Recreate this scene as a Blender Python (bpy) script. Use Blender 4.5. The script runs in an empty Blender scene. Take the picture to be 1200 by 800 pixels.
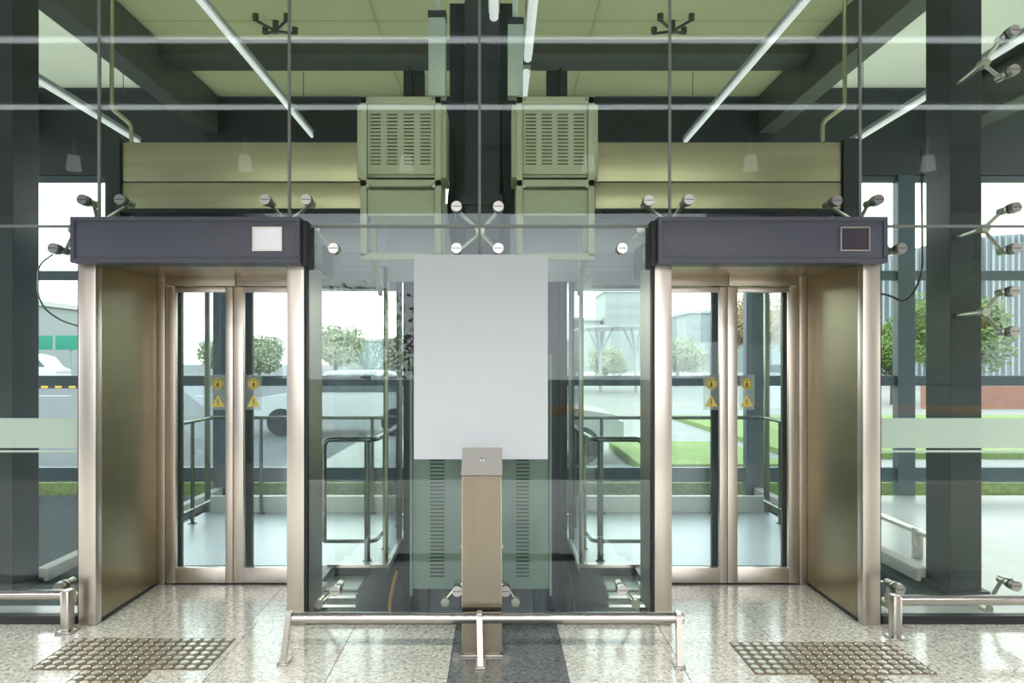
import bpy, bmesh, math, random
from mathutils import Vector, Matrix
random.seed(7)
scene = bpy.context.scene
COL = scene.collection
CX, CZ, F = 0.117, 1.71, 833.0
YG = 4.63                                   # plane of the front glass


def W(px, py, Y):
    """a pixel of the photograph at depth Y -> a point of the place"""
    return Vector((CX + (px - 583) * Y / F, Y, CZ + (422 - py) * Y / F))


# ------------------------------------------------------------------ materials
def nodes(name):
    m = bpy.data.materials.new(name)
    m.use_nodes = True
    nt = m.node_tree
    nt.nodes.clear()
    out = nt.nodes.new('ShaderNodeOutputMaterial')
    return m, nt, nt.nodes.new, nt.links.new, out


def mat(name, col, rough=0.5, metal=0.0, var=0.06, scale=4.0, stretch=(1, 1, 1), emit=None, es=0.0,
        spec=0.5, bump=0.0, coat=0.0, rvar=0.0):
    m, nt, N, L, out = nodes(name)
    p = N('ShaderNodeBsdfPrincipled')
    L(p.outputs[0], out.inputs[0])
    tc = N('ShaderNodeTexCoord')
    mp = N('ShaderNodeMapping')
    mp.inputs['Scale'].default_value = stretch
    L(tc.outputs['Object'], mp.inputs[0])
    nz = N('ShaderNodeTexNoise')
    nz.inputs['Scale'].default_value = scale
    nz.inputs['Detail'].default_value = 4
    L(mp.outputs[0], nz.inputs['Vector'])
    rp = N('ShaderNodeValToRGB')
    a = [max(0, c * (1 - var)) for c in col]
    b = [min(1, c * (1 + var)) for c in col]
    rp.color_ramp.elements[0].position = 0.3
    rp.color_ramp.elements[1].position = 0.7
    rp.color_ramp.elements[0].color = (*a, 1)
    rp.color_ramp.elements[1].color = (*b, 1)
    L(nz.outputs['Fac'], rp.inputs[0])
    L(rp.outputs[0], p.inputs['Base Color'])
    p.inputs['Roughness'].default_value = rough
    p.inputs['Metallic'].default_value = metal
    p.inputs['Specular IOR Level'].default_value = spec
    p.inputs['Coat Weight'].default_value = coat
    if rvar:
        mr = N('ShaderNodeMapRange')
        mr.inputs['To Min'].default_value = rough - rvar
        mr.inputs['To Max'].default_value = rough + rvar
        L(nz.outputs['Fac'], mr.inputs['Value'])
        L(mr.outputs[0], p.inputs['Roughness'])
    if emit:
        p.inputs['Emission Color'].default_value = (*emit, 1)
        p.inputs['Emission Strength'].default_value = es
    if bump:
        bp = N('ShaderNodeBump')
        bp.inputs['Strength'].default_value = bump
        bp.inputs['Distance'].default_value = 0.01
        L(nz.outputs['Fac'], bp.inputs['Height'])
        L(bp.outputs[0], p.inputs['Normal'])
    return m


def glass(name, tint, r0=0.045, top=0.9, warp=0.0):
    """thin architectural glass: clear transmission with a tint, Schlick reflection on each face"""
    m, nt, N, L, out = nodes(name)
    tr = N('ShaderNodeBsdfTransparent')
    tr.inputs[0].default_value = (*tint, 1)
    gl = N('ShaderNodeBsdfGlossy')
    gl.inputs['Roughness'].default_value = 0.0
    gl.inputs['Color'].default_value = (0.84, 0.91, 1.0, 1)
    lw = N('ShaderNodeLayerWeight')
    lw.inputs['Blend'].default_value = 0.5
    pw = N('ShaderNodeMath')
    pw.operation = 'POWER'
    pw.inputs[1].default_value = 5
    L(lw.outputs['Facing'], pw.inputs[0])
    ma = N('ShaderNodeMath')
    ma.operation = 'MULTIPLY_ADD'
    ma.inputs[1].default_value = top - r0
    ma.inputs[2].default_value = r0
    L(pw.outputs[0], ma.inputs[0])
    mx = N('ShaderNodeMixShader')
    L(ma.outputs[0], mx.inputs[0])
    L(tr.outputs[0], mx.inputs[1])
    L(gl.outputs[0], mx.inputs[2])
    L(mx.outputs[0], out.inputs[0])
    if warp:
        tc = N('ShaderNodeTexCoord')
        nz = N('ShaderNodeTexNoise')
        nz.inputs['Scale'].default_value = 0.8
        nz.inputs['Detail'].default_value = 0
        L(tc.outputs['Object'], nz.inputs['Vector'])
        bp = N('ShaderNodeBump')
        bp.inputs['Strength'].default_value = 1.0
        bp.inputs['Distance'].default_value = warp
        L(nz.outputs['Fac'], bp.inputs['Height'])
        L(bp.outputs[0], gl.inputs['Normal'])
    return m


def frosted(name, col, trans=0.3, tl=0.5):
    """translucent sheet: part clear, part diffuse on both sides"""
    m, nt, N, L, out = nodes(name)
    tr = N('ShaderNodeBsdfTransparent')
    tr.inputs[0].default_value = (*col, 1)
    d = N('ShaderNodeBsdfDiffuse')
    t = N('ShaderNodeBsdfTranslucent')
    tc = N('ShaderNodeTexCoord')
    nz = N('ShaderNodeTexNoise')
    nz.inputs['Scale'].default_value = 0.9
    nz.inputs['Detail'].default_value = 5
    L(tc.outputs['Object'], nz.inputs['Vector'])
    rp = N('ShaderNodeValToRGB')
    rp.color_ramp.elements[0].color = (*[c * 0.9 for c in col], 1)
    rp.color_ramp.elements[1].color = (*[min(1, c * 1.06) for c in col], 1)
    L(nz.outputs['Fac'], rp.inputs[0])
    L(rp.outputs[0], d.inputs[0])
    L(rp.outputs[0], t.inputs[0])
    m1 = N('ShaderNodeMixShader')
    m1.inputs[0].default_value = tl
    L(d.outputs[0], m1.inputs[1])
    L(t.outputs[0], m1.inputs[2])
    m2 = N('ShaderNodeMixShader')
    m2.inputs[0].default_value = trans
    L(m1.outputs[0], m2.inputs[1])
    L(tr.outputs[0], m2.inputs[2])
    L(m2.outputs[0], out.inputs[0])
    return m


def granite(name, dark=False):
    m, nt, N, L, out = nodes(name)
    p = N('ShaderNodeBsdfPrincipled')
    L(p.outputs[0], out.inputs[0])
    tc = N('ShaderNodeTexCoord')
    vo = N('ShaderNodeTexVoronoi')
    vo.inputs['Scale'].default_value = 75
    L(tc.outputs['Object'], vo.inputs['Vector'])
    nz = N('ShaderNodeTexNoise')
    nz.inputs['Scale'].default_value = 40
    nz.inputs['Detail'].default_value = 6
    nz.inputs['Roughness'].default_value = 0.7
    L(tc.outputs['Object'], nz.inputs['Vector'])
    r1 = N('ShaderNodeValToRGB')
    e = r1.color_ramp.elements
    if dark:
        e[0].color = (0.012, 0.016, 0.02, 1); e[1].color = (0.20, 0.22, 0.23, 1)
    else:
        e[0].color = (0.11, 0.11, 0.09, 1); e[1].color = (0.88, 0.89, 0.83, 1)
    e[0].position = 0.32
    e[1].position = 0.48
    L(nz.outputs['Fac'], r1.inputs[0])
    r2 = N('ShaderNodeValToRGB')
    r2.color_ramp.elements[0].color = (0.62, 0.62, 0.60, 1)
    r2.color_ramp.elements[1].color = (1.15, 1.12, 1.04, 1)
    sp = N('ShaderNodeSeparateColor')
    L(vo.outputs['Color'], sp.inputs[0])
    L(sp.outputs[0], r2.inputs[0])
    mu = N('ShaderNodeMix')
    mu.data_type = 'RGBA'
    mu.blend_type = 'MULTIPLY'
    mu.inputs[0].default_value = 1
    L(r1.outputs[0], mu.inputs[6])
    L(r2.outputs[0], mu.inputs[7])
    # large tonal clouds, tile to tile
    big = N('ShaderNodeTexNoise')
    big.inputs['Scale'].default_value = 1.3
    L(tc.outputs['Object'], big.inputs['Vector'])
    r3 = N('ShaderNodeValToRGB')
    r3.color_ramp.elements[0].color = (0.78, 0.8, 0.8, 1)
    r3.color_ramp.elements[1].color = (1.1, 1.06, 0.98, 1)
    L(big.outputs['Fac'], r3.inputs[0])
    m2 = N('ShaderNodeMix')
    m2.data_type = 'RGBA'
    m2.blend_type = 'MULTIPLY'
    m2.inputs[0].default_value = 1
    L(mu.outputs[2], m2.inputs[6])
    L(r3.outputs[0], m2.inputs[7])
    L(m2.outputs[2], p.inputs['Base Color'])
    p.inputs['Roughness'].default_value = 0.16
    p.inputs['Specular IOR Level'].default_value = 0.55
    p.inputs['Coat Weight'].default_value = 0.25
    p.inputs['Coat Roughness'].default_value = 0.06
    return m


def tread(name):
    m, nt, N, L, out = nodes(name)
    p = N('ShaderNodeBsdfPrincipled')
    L(p.outputs[0], out.inputs[0])
    tc = N('ShaderNodeTexCoord')
    mp = N('ShaderNodeMapping')
    mp.inputs['Rotation'].default_value = (0, 0, math.radians(45))
    L(tc.outputs['Object'], mp.inputs[0])
    ck = N('ShaderNodeTexBrick')
    ck.inputs['Scale'].default_value = 28
    ck.inputs['Mortar Size'].default_value = 0.03
    L(mp.outputs[0], ck.inputs['Vector'])
    bp = N('ShaderNodeBump')
    bp.inputs['Strength'].default_value = 0.5
    bp.inputs['Distance'].default_value = 0.003
    L(ck.outputs['Fac'], bp.inputs['Height'])
    L(bp.outputs[0], p.inputs['Normal'])
    ck.inputs['Color1'].default_value = (0.44, 0.48, 0.50, 1)
    ck.inputs['Color2'].default_value = (0.38, 0.43, 0.45, 1)
    ck.inputs['Mortar'].default_value = (0.62, 0.66, 0.66, 1)
    L(ck.outputs['Color'], p.inputs['Base Color'])
    p.inputs['Metallic'].default_value = 0.6
    p.inputs['Roughness'].default_value = 0.35
    return m


def striped(name, a, b, scale, axis=0, rough=0.6):
    m, nt, N, L, out = nodes(name)
    p = N('ShaderNodeBsdfPrincipled')
    L(p.outputs[0], out.inputs[0])
    tc = N('ShaderNodeTexCoord')
    wv = N('ShaderNodeTexWave')
    wv.bands_direction = 'XYZ'[axis]
    wv.inputs['Scale'].default_value = scale
    L(tc.outputs['Object'], wv.inputs['Vector'])
    rp = N('ShaderNodeValToRGB')
    rp.color_ramp.interpolation = 'CONSTANT'
    rp.color_ramp.elements[0].color = (*a, 1)
    rp.color_ramp.elements[1].color = (*b, 1)
    rp.color_ramp.elements[1].position = 0.5
    L(wv.outputs['Fac'], rp.inputs[0])
    L(rp.outputs[0], p.inputs['Base Color'])
    p.inputs['Roughness'].default_value = rough
    return m


M = {}
M['granite'] = granite('pale speckled granite')
M['granite_dark'] = granite('dark speckled granite', True)
M['joint'] = mat('floor joint', (0.10, 0.10, 0.09), 0.8)
M['steel'] = mat('brushed stainless steel', (0.59, 0.53, 0.465), 0.30, 1.0, 0.025, 2.5, (20, 20, 0.4), rvar=0.02)
M['panel'] = mat('brushed bronze toned steel', (0.33, 0.275, 0.17), 0.33, 1.0, 0.06, 1.6, (0.3, 0.3, 5), rvar=0.05)
M['bronze'] = mat('bronze tinted steel', (0.50, 0.43, 0.33), 0.3, 1.0, 0.04, 2)
M['post'] = mat('pedestal steel', (0.25, 0.215, 0.16), 0.36, 1.0, 0.04, 2, (6, 6, 0.5))
M['plate'] = mat('sky toned steel plate', (0.50, 0.48, 0.44), 0.5, 0.4, 0.04)  # sky reflection on the sloped top put into a paler, less metallic colour
M['tube'] = mat('satin stainless tube', (0.52, 0.49, 0.45), 0.24, 1.0, 0.03)
M['bright'] = mat('polished steel', (0.50, 0.48, 0.45), 0.28, 1.0, 0.02)
M['rod'] = mat('cast steel arm', (0.60, 0.60, 0.50), 0.35, 1.0, 0.05)
M['header'] = mat('dark slate powder coat', (0.075, 0.077, 0.105), 0.42, 0.0, 0.05, 2)
M['black'] = mat('black rubber gasket', (0.012, 0.012, 0.013), 0.5)
M['dark'] = mat('dark steel paint', (0.034, 0.043, 0.045), 0.45, 0.0, 0.1)
M['beam'] = mat('charcoal beam paint', (0.125, 0.13, 0.115), 0.5, 0.0, 0.1)
M['slate'] = mat('slate frame paint', (0.060, 0.095, 0.11), 0.4)
M['board'] = mat('matt white board', (0.59, 0.61, 0.65), 0.6, 0.0, 0.01)
M['cabinet'] = mat('sage green enamel', (0.60, 0.64, 0.46), 0.45, 0.0, 0.03)
M['cabinet_dark'] = mat('dark opening', (0.02, 0.025, 0.02), 0.7)
M['box'] = mat('grey green enamel', (0.17, 0.235, 0.21), 0.4, 0.0, 0.04)
M['fascia'] = mat('olive brushed steel', (0.47, 0.44, 0.28), 0.33, 0.85, 0.06, 2, (0.4, 1, 10))
M['duct'] = mat('pale teal sheet metal', (0.60, 0.70, 0.62), 0.35, 0.2, 0.04)
M['cab'] = mat('cab frame steel', (0.20, 0.23, 0.17), 0.3, 0.8, 0.05)
M['cab_door'] = mat('dark door edge', (0.03, 0.04, 0.03), 0.35)
M['cable'] = mat('ochre cable', (0.30, 0.17, 0.03), 0.5)
M['cab_roof'] = mat('cab ceiling in reflected sky tone', (0.70, 0.74, 0.84), 0.45)  # lavender sky reflection of the front glass put into this bluish colour
M['rail'] = mat('dark stainless handrail', (0.17, 0.19, 0.16), 0.25, 1.0, 0.05)
M['apron'] = mat('dark sill plate', (0.04, 0.048, 0.045), 0.35, 0.6)
M['kick'] = mat('pale kick plate', (0.60, 0.66, 0.62), 0.4, 0.4)
M['tread'] = tread('pale tread plate')
M['tactile'] = mat('bronze tactile plate', (0.20, 0.155, 0.085), 0.5, 0.3, 0.15, 12)
M['stud'] = mat('worn stud steel', (0.72, 0.69, 0.60), 0.28, 0.85, 0.05)
M['screen'] = mat('pale display glass', (0.70, 0.68, 0.72), 0.15, 0.0, 0.02, emit=(0.9, 0.88, 0.92), es=0.25)
M['screen_dark'] = mat('dark display glass', (0.06, 0.055, 0.07), 0.06, 0.0, 0.02)
M['lamp'] = mat('white tube lamp', (0.9, 0.9, 0.9), 0.4, emit=(1.0, 0.98, 0.95), es=5.5)
M['lamp_in'] = mat('hall tube lamp', (0.9, 0.9, 0.9), 0.4, emit=(0.92, 0.97, 1.0), es=0.6)
M['pendant'] = mat('pendant shade', (0.8, 0.8, 0.78), 0.4, emit=(1, 0.96, 0.9), es=1.6)
M['casing'] = mat('pale lamp casing', (0.6, 0.62, 0.64), 0.4)
M['yellow'] = mat('yellow sticker', (0.72, 0.62, 0.13), 0.5)
M['mark'] = mat('olive print', (0.16, 0.13, 0.02), 0.6)
M['sticker'] = frosted('clear sticker film', (0.92, 0.93, 0.91), 0.80, 0.5)
M['glass'] = glass('front glass', (0.935, 0.962, 0.925), 0.029, 0.9, 0.0012)
M['glass_in'] = glass('inner glass', (0.97, 0.99, 0.98), 0.02, 0.8)
M['frost'] = frosted('frosted band', (0.90, 0.95, 0.93), 0.22, 0.45)
M['roof_olive_shaded'] = frosted('shaded olive roof sheet', (0.46, 0.47, 0.33), 0.02, 0.55)  # shade over the middle of the roof put into a darker sheet colour
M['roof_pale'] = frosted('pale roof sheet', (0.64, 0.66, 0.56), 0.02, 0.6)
M['soffit'] = mat('dark soffit', (0.05, 0.055, 0.05), 0.6)
M['asphalt'] = mat('asphalt', (0.052, 0.064, 0.068), 0.7, 0.0, 0.25, 9)
M['plaza'] = mat('pale paving', (0.27, 0.28, 0.255), 0.7, 0.0, 0.10, 1.5)
M['white_floor'] = mat('white hall floor', (0.50, 0.53, 0.50), 0.3, 0.0, 0.08)
M['dark_floor'] = mat('dark hall floor', (0.03, 0.05, 0.055), 0.75, 0.0, 0.15, spec=0.1)
M['pit'] = mat('pit concrete', (0.02, 0.024, 0.02), 0.7, 0.0, 0.2)
M['paint'] = mat('white road paint', (0.7, 0.72, 0.7), 0.6)
M['grass'] = mat('lawn', (0.20, 0.28, 0.075), 0.9, 0.0, 0.3, 20)
M['leaf'] = mat('leaves', (0.13, 0.20, 0.045), 0.7, 0.0, 0.35, 3)
M['leaf_autumn'] = mat('autumn leaves', (0.34, 0.22, 0.08), 0.7, 0.0, 0.35, 3)
M['leaf_pale'] = mat('hazy leaves', (0.27, 0.31, 0.17), 0.8, 0.0, 0.3, 3)  # distance haze mixed into the leaf colour
M['bark'] = mat('bark', (0.10, 0.075, 0.05), 0.9)
M['facade_pale'] = striped('pale banded facade', (0.22, 0.27, 0.28), (0.30, 0.34, 0.34), 0.9, 2)
M['facade_rib'] = striped('ribbed pale facade', (0.16, 0.21, 0.27), (0.30, 0.35, 0.38), 0.55, 0)
M['tower'] = mat('blue grey curtain wall', (0.055, 0.075, 0.11), 0.35)
M['tower_window'] = mat('tower window', (0.03, 0.045, 0.07), 0.15)
M['orange'] = mat('orange paint', (0.85, 0.33, 0.03), 0.45)
M['van'] = mat('white car paint', (0.70, 0.72, 0.73), 0.25, 0.0, 0.02, coat=0.5)
M['car_glass'] = mat('tinted car glass', (0.10, 0.13, 0.14), 0.12)
M['tyre'] = mat('tyre', (0.02, 0.02, 0.02), 0.8)
M['kerb_paint'] = striped('black and yellow kerb', (0.03, 0.03, 0.03), (0.7, 0.5, 0.04), 0.35, 0)
M['kerb'] = mat('concrete kerb', (0.5, 0.51, 0.49), 0.8)
M['green_sign'] = mat('green hoarding', (0.03, 0.30, 0.20), 0.5)
M['red_wall'] = mat('red brown wall', (0.32, 0.16, 0.12), 0.8)
M['distant'] = mat('pale render', (0.30, 0.34, 0.33), 0.7)
M['shelter'] = mat('shelter white steel', (0.34, 0.38, 0.38), 0.4)


# ------------------------------------------------------------------ building helpers
class MB:
    def __init__(s):
        s.bm = bmesh.new()

    def box(s, x0, x1, y0, y1, z0, z1, bev=0.0, rot=None):
        ge = bmesh.ops.create_cube(s.bm, size=1)
        vs = ge['verts']
        c = Vector(((x0 + x1) / 2, (y0 + y1) / 2, (z0 + z1) / 2))
        d = Vector((abs(x1 - x0), abs(y1 - y0), abs(z1 - z0)))
        for v in vs:
            v.co = Vector((v.co.x * d.x, v.co.y * d.y, v.co.z * d.z))
            if rot:
                v.co = rot @ v.co
            v.co += c
        if bev:
            es = list({e for v in vs for e in v.link_edges})
            bmesh.ops.bevel(s.bm, geom=es, offset=min(bev, min(d) * 0.45), segments=2, affect='EDGES', profile=0.6)
        return s

    def cyl(s, a, b, r, r2=None, n=16):
        a, b = Vector(a), Vector(b)
        d = b - a
        ge = bmesh.ops.create_cone(s.bm, cap_ends=True, segments=n, radius1=r, radius2=r if r2 is None else r2, depth=d.length)
        q = d.to_track_quat('Z', 'Y').to_matrix()
        for v in ge['verts']:
            v.co = q @ v.co + (a + b) / 2
        return s

    def ball(s, c, r, sc=(1, 1, 1), u=12, v=8):
        ge = bmesh.ops.create_uvsphere(s.bm, u_segments=u, v_segments=v, radius=r)
        for w in ge['verts']:
            w.co = Vector((w.co.x * sc[0], w.co.y * sc[1], w.co.z * sc[2])) + Vector(c)
        return s

    def tube(s, pts, r, n=10, fillet=0.0, seg=5):
        P = [Vector(p) for p in pts]
        if fillet:
            Q = [P[0]]
            for i in range(1, len(P) - 1):
                a, b, c = P[i - 1], P[i], P[i + 1]
                f = min(fillet, (a - b).length * 0.45, (c - b).length * 0.45)
                p0 = b + (a - b).normalized() * f
                p2 = b + (c - b).normalized() * f
                for k in range(seg + 1):
                    t = k / seg
                    Q.append(p0 * (1 - t) ** 2 + b * 2 * t * (1 - t) + p2 * t * t)
            Q.append(P[-1])
            P = Q
        rings = []
        up = None
        for i, p in enumerate(P):
            t = (P[min(i + 1, len(P) - 1)] - P[max(i - 1, 0)]).normalized()
            if up is None:
                up = Vector((0, 0, 1)) if abs(t.z) < 0.9 else Vector((1, 0, 0))
            u = (up - t * up.dot(t)).normalized()
            w = t.cross(u)
            up = u
            rings.append([s.bm.verts.new(p + (u * math.cos(2 * math.pi * k / n) + w * math.sin(2 * math.pi * k / n)) * r) for k in range(n)])
        for A, B in zip(rings, rings[1:]):
            for k in range(n):
                s.bm.faces.new((A[k], A[(k + 1) % n], B[(k + 1) % n], B[k]))
        s.bm.faces.new(rings[0][::-1])
        s.bm.faces.new(rings[-1])
        return s

    def prism(s, poly, axis, a, b):
        """extrude a 2D outline along an axis from a to b"""
        def P(u, v, w):
            return {'x': (w, u, v), 'y': (u, w, v), 'z': (u, v, w)}[axis]
        A = [s.bm.verts.new(P(u, v, a)) for u, v in poly]
        B = [s.bm.verts.new(P(u, v, b)) for u, v in poly]
        n = len(poly)
        s.bm.faces.new(A)
        s.bm.faces.new(B[::-1])
        for i in range(n):
            s.bm.faces.new((A[i], B[i], B[(i + 1) % n], A[(i + 1) % n]))
        return s

    def build(s, name, m, parent=None, loc=None, smooth=True):
        bmesh.ops.recalc_face_normals(s.bm, faces=s.bm.faces[:])
        me = bpy.data.meshes.new(name)
        if parent is not None:
            org = Vector(parent['_o'])
        elif loc is not None:
            org = Vector(loc)
        else:
            vs = s.bm.verts
            xs = [v.co.x for v in vs]; ys = [v.co.y for v in vs]; zs = [v.co.z for v in vs]
            org = Vector(((min(xs) + max(xs)) / 2, (min(ys) + max(ys)) / 2, min(zs)))
        for v in s.bm.verts:
            v.co -= org
        s.bm.to_mesh(me)
        s.bm.free()
        me.materials.append(m)
        if smooth:
            for p in me.polygons:
                p.use_smooth = True
            me.set_sharp_from_angle(angle=math.radians(32))
        o = bpy.data.objects.new(name, me)
        COL.objects.link(o)
        o['_o'] = tuple(org)
        if parent is not None:
            o.parent = parent
        else:
            o.location = org
        return o


def tag(o, label, cat, group=None):
    o['label'] = label
    o['category'] = cat
    if group:
        o['group'] = group
    return o


def thing(name, label, cat, loc, group=None):
    o = bpy.data.objects.new(name, None)
    o.empty_display_size = 0.1
    COL.objects.link(o)
    o.location = loc
    o['_o'] = tuple(loc)
    return tag(o, label, cat, group)


def struct(o):
    o['kind'] = 'structure'
    return o


def copy_tree(o, loc, label=None):
    c = o.copy()
    COL.objects.link(c)
    c.location = loc
    if label:
        c['label'] = label
    for ch in list(o.children):
        d = ch.copy()
        COL.objects.link(d)
        d.parent = c
        for g in ch.children:
            e = g.copy()
            COL.objects.link(e)
            e.parent = d
    return c


# ------------------------------------------------------------------ floors and grounds
f = MB()
TS = 0.65
for iy in range(-7, 1):
    y1 = 4.31 + 0.002 + TS * iy + 0.0
    for ix in range(-14, 14):
        x0 = -0.15 + TS * ix + (0.0)
        if ix == 0 and iy >= -3:
            continue                                      # the dark slab lies here
        f.box(x0 + 0.002, x0 + TS - 0.002, y1 - TS + 0.002, y1 - 0.002, -0.03, 0, 0)
for ix in range(-14, 14):                                 # the strip up to the glass
    x0 = -0.15 + TS * ix
    if ix != 0:
        f.box(x0 + 0.002, x0 + TS - 0.002, 4.314, 4.645, -0.03, 0, 0)
for s in (-1, 1):                                         # the two portal recesses
    a, b = (-2.5, -1.2) if s < 0 else (1.2, 2.5)
    cuts = sorted([a, b] + [x for x in (-2.15, -1.5, 1.80, 2.45) if a < x < b])
    for x0, x1 in zip(cuts, cuts[1:]):
        f.box(x0 + 0.002, x1 - 0.002, 4.647, 4.958, -0.05, 0)
        f.box(x0 + 0.002, x1 - 0.002, 4.962, 5.50, -0.05, 0)
struct(f.build('floor', M['granite'], smooth=False))
f = MB()
for iy in range(-3, 1):
    y1 = 4.312 + TS * iy
    f.box(-0.148, 0.498, y1 - TS + 0.002, y1 - 0.002, -0.03, 0)
f.box(-0.148, 0.498, 4.314, 4.645, -0.03, 0)
struct(f.build('floor_dark_strip', M['granite_dark'], smooth=False))
f = MB().box(-9.3, 9.2, -0.9, 4.645, -0.08, -0.032)
struct(f.build('floor_bed', M['joint'], smooth=False))

for s, side in ((-1, 'left'), (1, 'right')):
    xs = sorted((s * 3.42, s * 14))
    o = MB().box(xs[0], xs[1], 4.70, 9.0, -0.08, 0).build('floor_hall_' + side, M['white_floor' if s > 0 else 'dark_floor'], smooth=False)
    struct(o)
    xs = sorted((s * 3.24, s * 3.42))
    struct(MB().box(xs[0], xs[1], 4.70, 9.0, -0.08, 0).build('floor_edge_' + side, M['dark_floor'], smooth=False))
    xs = sorted((s * 2.64, s * 9))                        # pale strip behind the glass foot
    struct(MB().box(xs[0], xs[1], 4.66, 4.92, -0.05, 0.012).build('trim_sill_' + side, M['white_floor'], smooth=False))
    xs = sorted((s * 3.36, s * 3.46))                     # kerb that runs back from the column
    struct(MB().box(xs[0], xs[1], 5.5, 9.0, 0, 0.10, 0.01).build('kerb_' + side, M['kerb'], smooth=False))
    xs = sorted((s * 2.61, s * 9.2))                      # black shoe under the side glass
    struct(MB().box(xs[0], xs[1], 4.60, 4.66, 0.0, 0.055, 0.004).build('trim_base_' + side, M['black'], smooth=False))
for s in (-1, 1):
    xs = sorted((s * 2.62, s * 3.24))
    struct(MB().box(xs[0], xs[1], 4.70, 5.50, -0.08, -0.001).build('floor_side_' + ('left' if s < 0 else 'right'), M['dark_floor'], smooth=False))
struct(MB().box(-3.24, 3.24, 8.3, 9.0, -0.08, -0.005).build('floor_rear', M['dark_floor'], smooth=False))
p = MB()                                                  # the lift pit
p.box(-3.22, 3.22, 5.51, 8.3, -0.75, -0.70)
p.box(-1.2, 1.2, 4.66, 5.51, -0.75, -0.70)
p.box(-1.2, 1.2, 4.655, 4.70, -0.70, -0.09)
p.box(-3.22, 3.22, 8.26, 8.3, -0.70, -0.09)
p.box(-3.24, -3.20, 5.51, 8.3, -0.70, -0.09)
p.box(3.20, 3.24, 5.51, 8.3, -0.70, -0.09)
struct(p.build('floor_pit', M['pit'], smooth=False))
struct(MB().box(-1.12, 1.12, 4.60, 4.66, 0.0, 0.03, 0.004).build('trim_base_center', M['dark'], smooth=False))

g = MB()                                                  # pale plaza beyond the hall
g.box(-3.0, 160, 9.12, 300, -0.25, -0.10)
g.box(14, 160, -0.9, 9.12, -0.25, -0.10)
struct(g.build('pavement', M['plaza'], smooth=False))
g = MB()
g.box(-160, -3.0, 9.12, 300, -0.25, -0.10)
g.box(-160, -14, -0.9, 9.12, -0.25, -0.10)
g.box(-160, 160, -60, -0.9, -0.25, -0.10)
struct(g.build('road', M['asphalt'], smooth=False))
o = MB()
for k in range(9):
    o.box(-46 + k * 4.4, -43.6 + k * 4.4, 36.0, 36.25, -0.10, -0.095)
for k in range(7):
    o.box(-30 + k * 3.6, -28.2 + k * 3.6, 22.0, 22.14, -0.10, -0.095)
struct(o.build('road_marking', M['paint'], smooth=False))
o = MB().box(-7, 9, 9.35, 10.6, -0.12, 0.10, 0.02).build('grass', M['grass'], smooth=False)
o['kind'] = 'stuff'
tag(o, 'narrow strip of bright lawn outside the rear glass', 'grass')
o = MB().box(5.5, 22, 13, 22, -0.12, 0.02, 0.02).build('grass', M['grass'], smooth=False)
o['kind'] = 'stuff'
tag(o, 'wide lawn on the plaza beyond the right lift', 'grass')
o = MB().box(2.4, 4.8, 11.4, 14.6, -0.12, 0.05, 0.03).build('grass', M['grass'], smooth=False)
o['kind'] = 'stuff'
tag(o, 'small lawn patch right behind the dark display cab', 'grass')
struct(MB().box(-75, -22, 46.0, 46.4, -0.1, 0.16, 0.03).build('kerb_street', M['kerb_paint'], smooth=False))

# ------------------------------------------------------------------ front glass
SX = [-4.96, -3.72, -2.48, -1.24, 0, 1.24, 2.48, 3.72, 4.96]
ZS = 2.583
GAP = 0.009
n = 0


def pane(x0, x1, z0, z1, band=False):
    global n
    n += 1
    o = MB().box(x0 + GAP, x1 - GAP, YG, YG + 0.015, z0, z1).build('window_%d' % n, M['glass'], smooth=False)
    struct(o)
    if band:
        b = MB()
        b.box(x0 + GAP, x1 - GAP, YG + 0.0152, YG + 0.0165, 1.137, 1.332)
        b.box(x0 + GAP, x1 - GAP, YG + 0.0152, YG + 0.0165, 1.108, 1.122)
        b.build('frosted_band', M['frost'], o, smooth=False)
    return o


for x0, x1 in zip(SX, SX[1:]):
    pane(x0, x1, ZS + GAP, 5.35)
pane(-1.12, 0, 0.03, ZS - GAP)
pane(0, 1.12, 0.03, ZS - GAP)
for s in (-1, 1):
    a = sorted((s * 2.605, s * 3.72))
    pane(a[0], a[1], 0.055, ZS - GAP, True)
    a = sorted((s * 3.72, s * 4.96))
    pane(a[0], a[1], 0.055, ZS - GAP, True)
M['seam'] = mat('grey silicone seam', (0.20, 0.22, 0.20), 0.5)
k = 0
for x in SX[1:-1]:
    k += 1
    z0 = 0.03 if x == 0 else (2.63 if abs(x) < 3 else 0.055)
    struct(MB().box(x - 0.009, x + 0.009, YG - 0.001, YG + 0.014, z0, 5.35).build('trim_%d' % k, M['seam'], smooth=False))
for x0, x1 in ((-4.96, -2.6), (-1.12, 1.12), (2.6, 4.96)):
    k += 1
    struct(MB().box(x0, x1, YG - 0.0015, YG + 0.013, ZS - 0.009, ZS + 0.009).build('trim_%d' % k, M['seam'], smooth=False))

# ------------------------------------------------------------------ roof, beams, columns, rear wall of the hall
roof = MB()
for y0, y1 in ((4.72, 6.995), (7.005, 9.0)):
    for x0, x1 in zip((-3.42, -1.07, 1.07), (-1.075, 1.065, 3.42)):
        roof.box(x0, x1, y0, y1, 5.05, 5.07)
struct(roof.build('ceiling', M['roof_olive_shaded'], smooth=False))
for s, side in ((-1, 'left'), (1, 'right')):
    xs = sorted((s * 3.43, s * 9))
    struct(MB().box(xs[0], xs[1], 4.72, 9.0, 5.16, 5.18).build('ceiling_' + side, M['roof_pale'], smooth=False))


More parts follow.
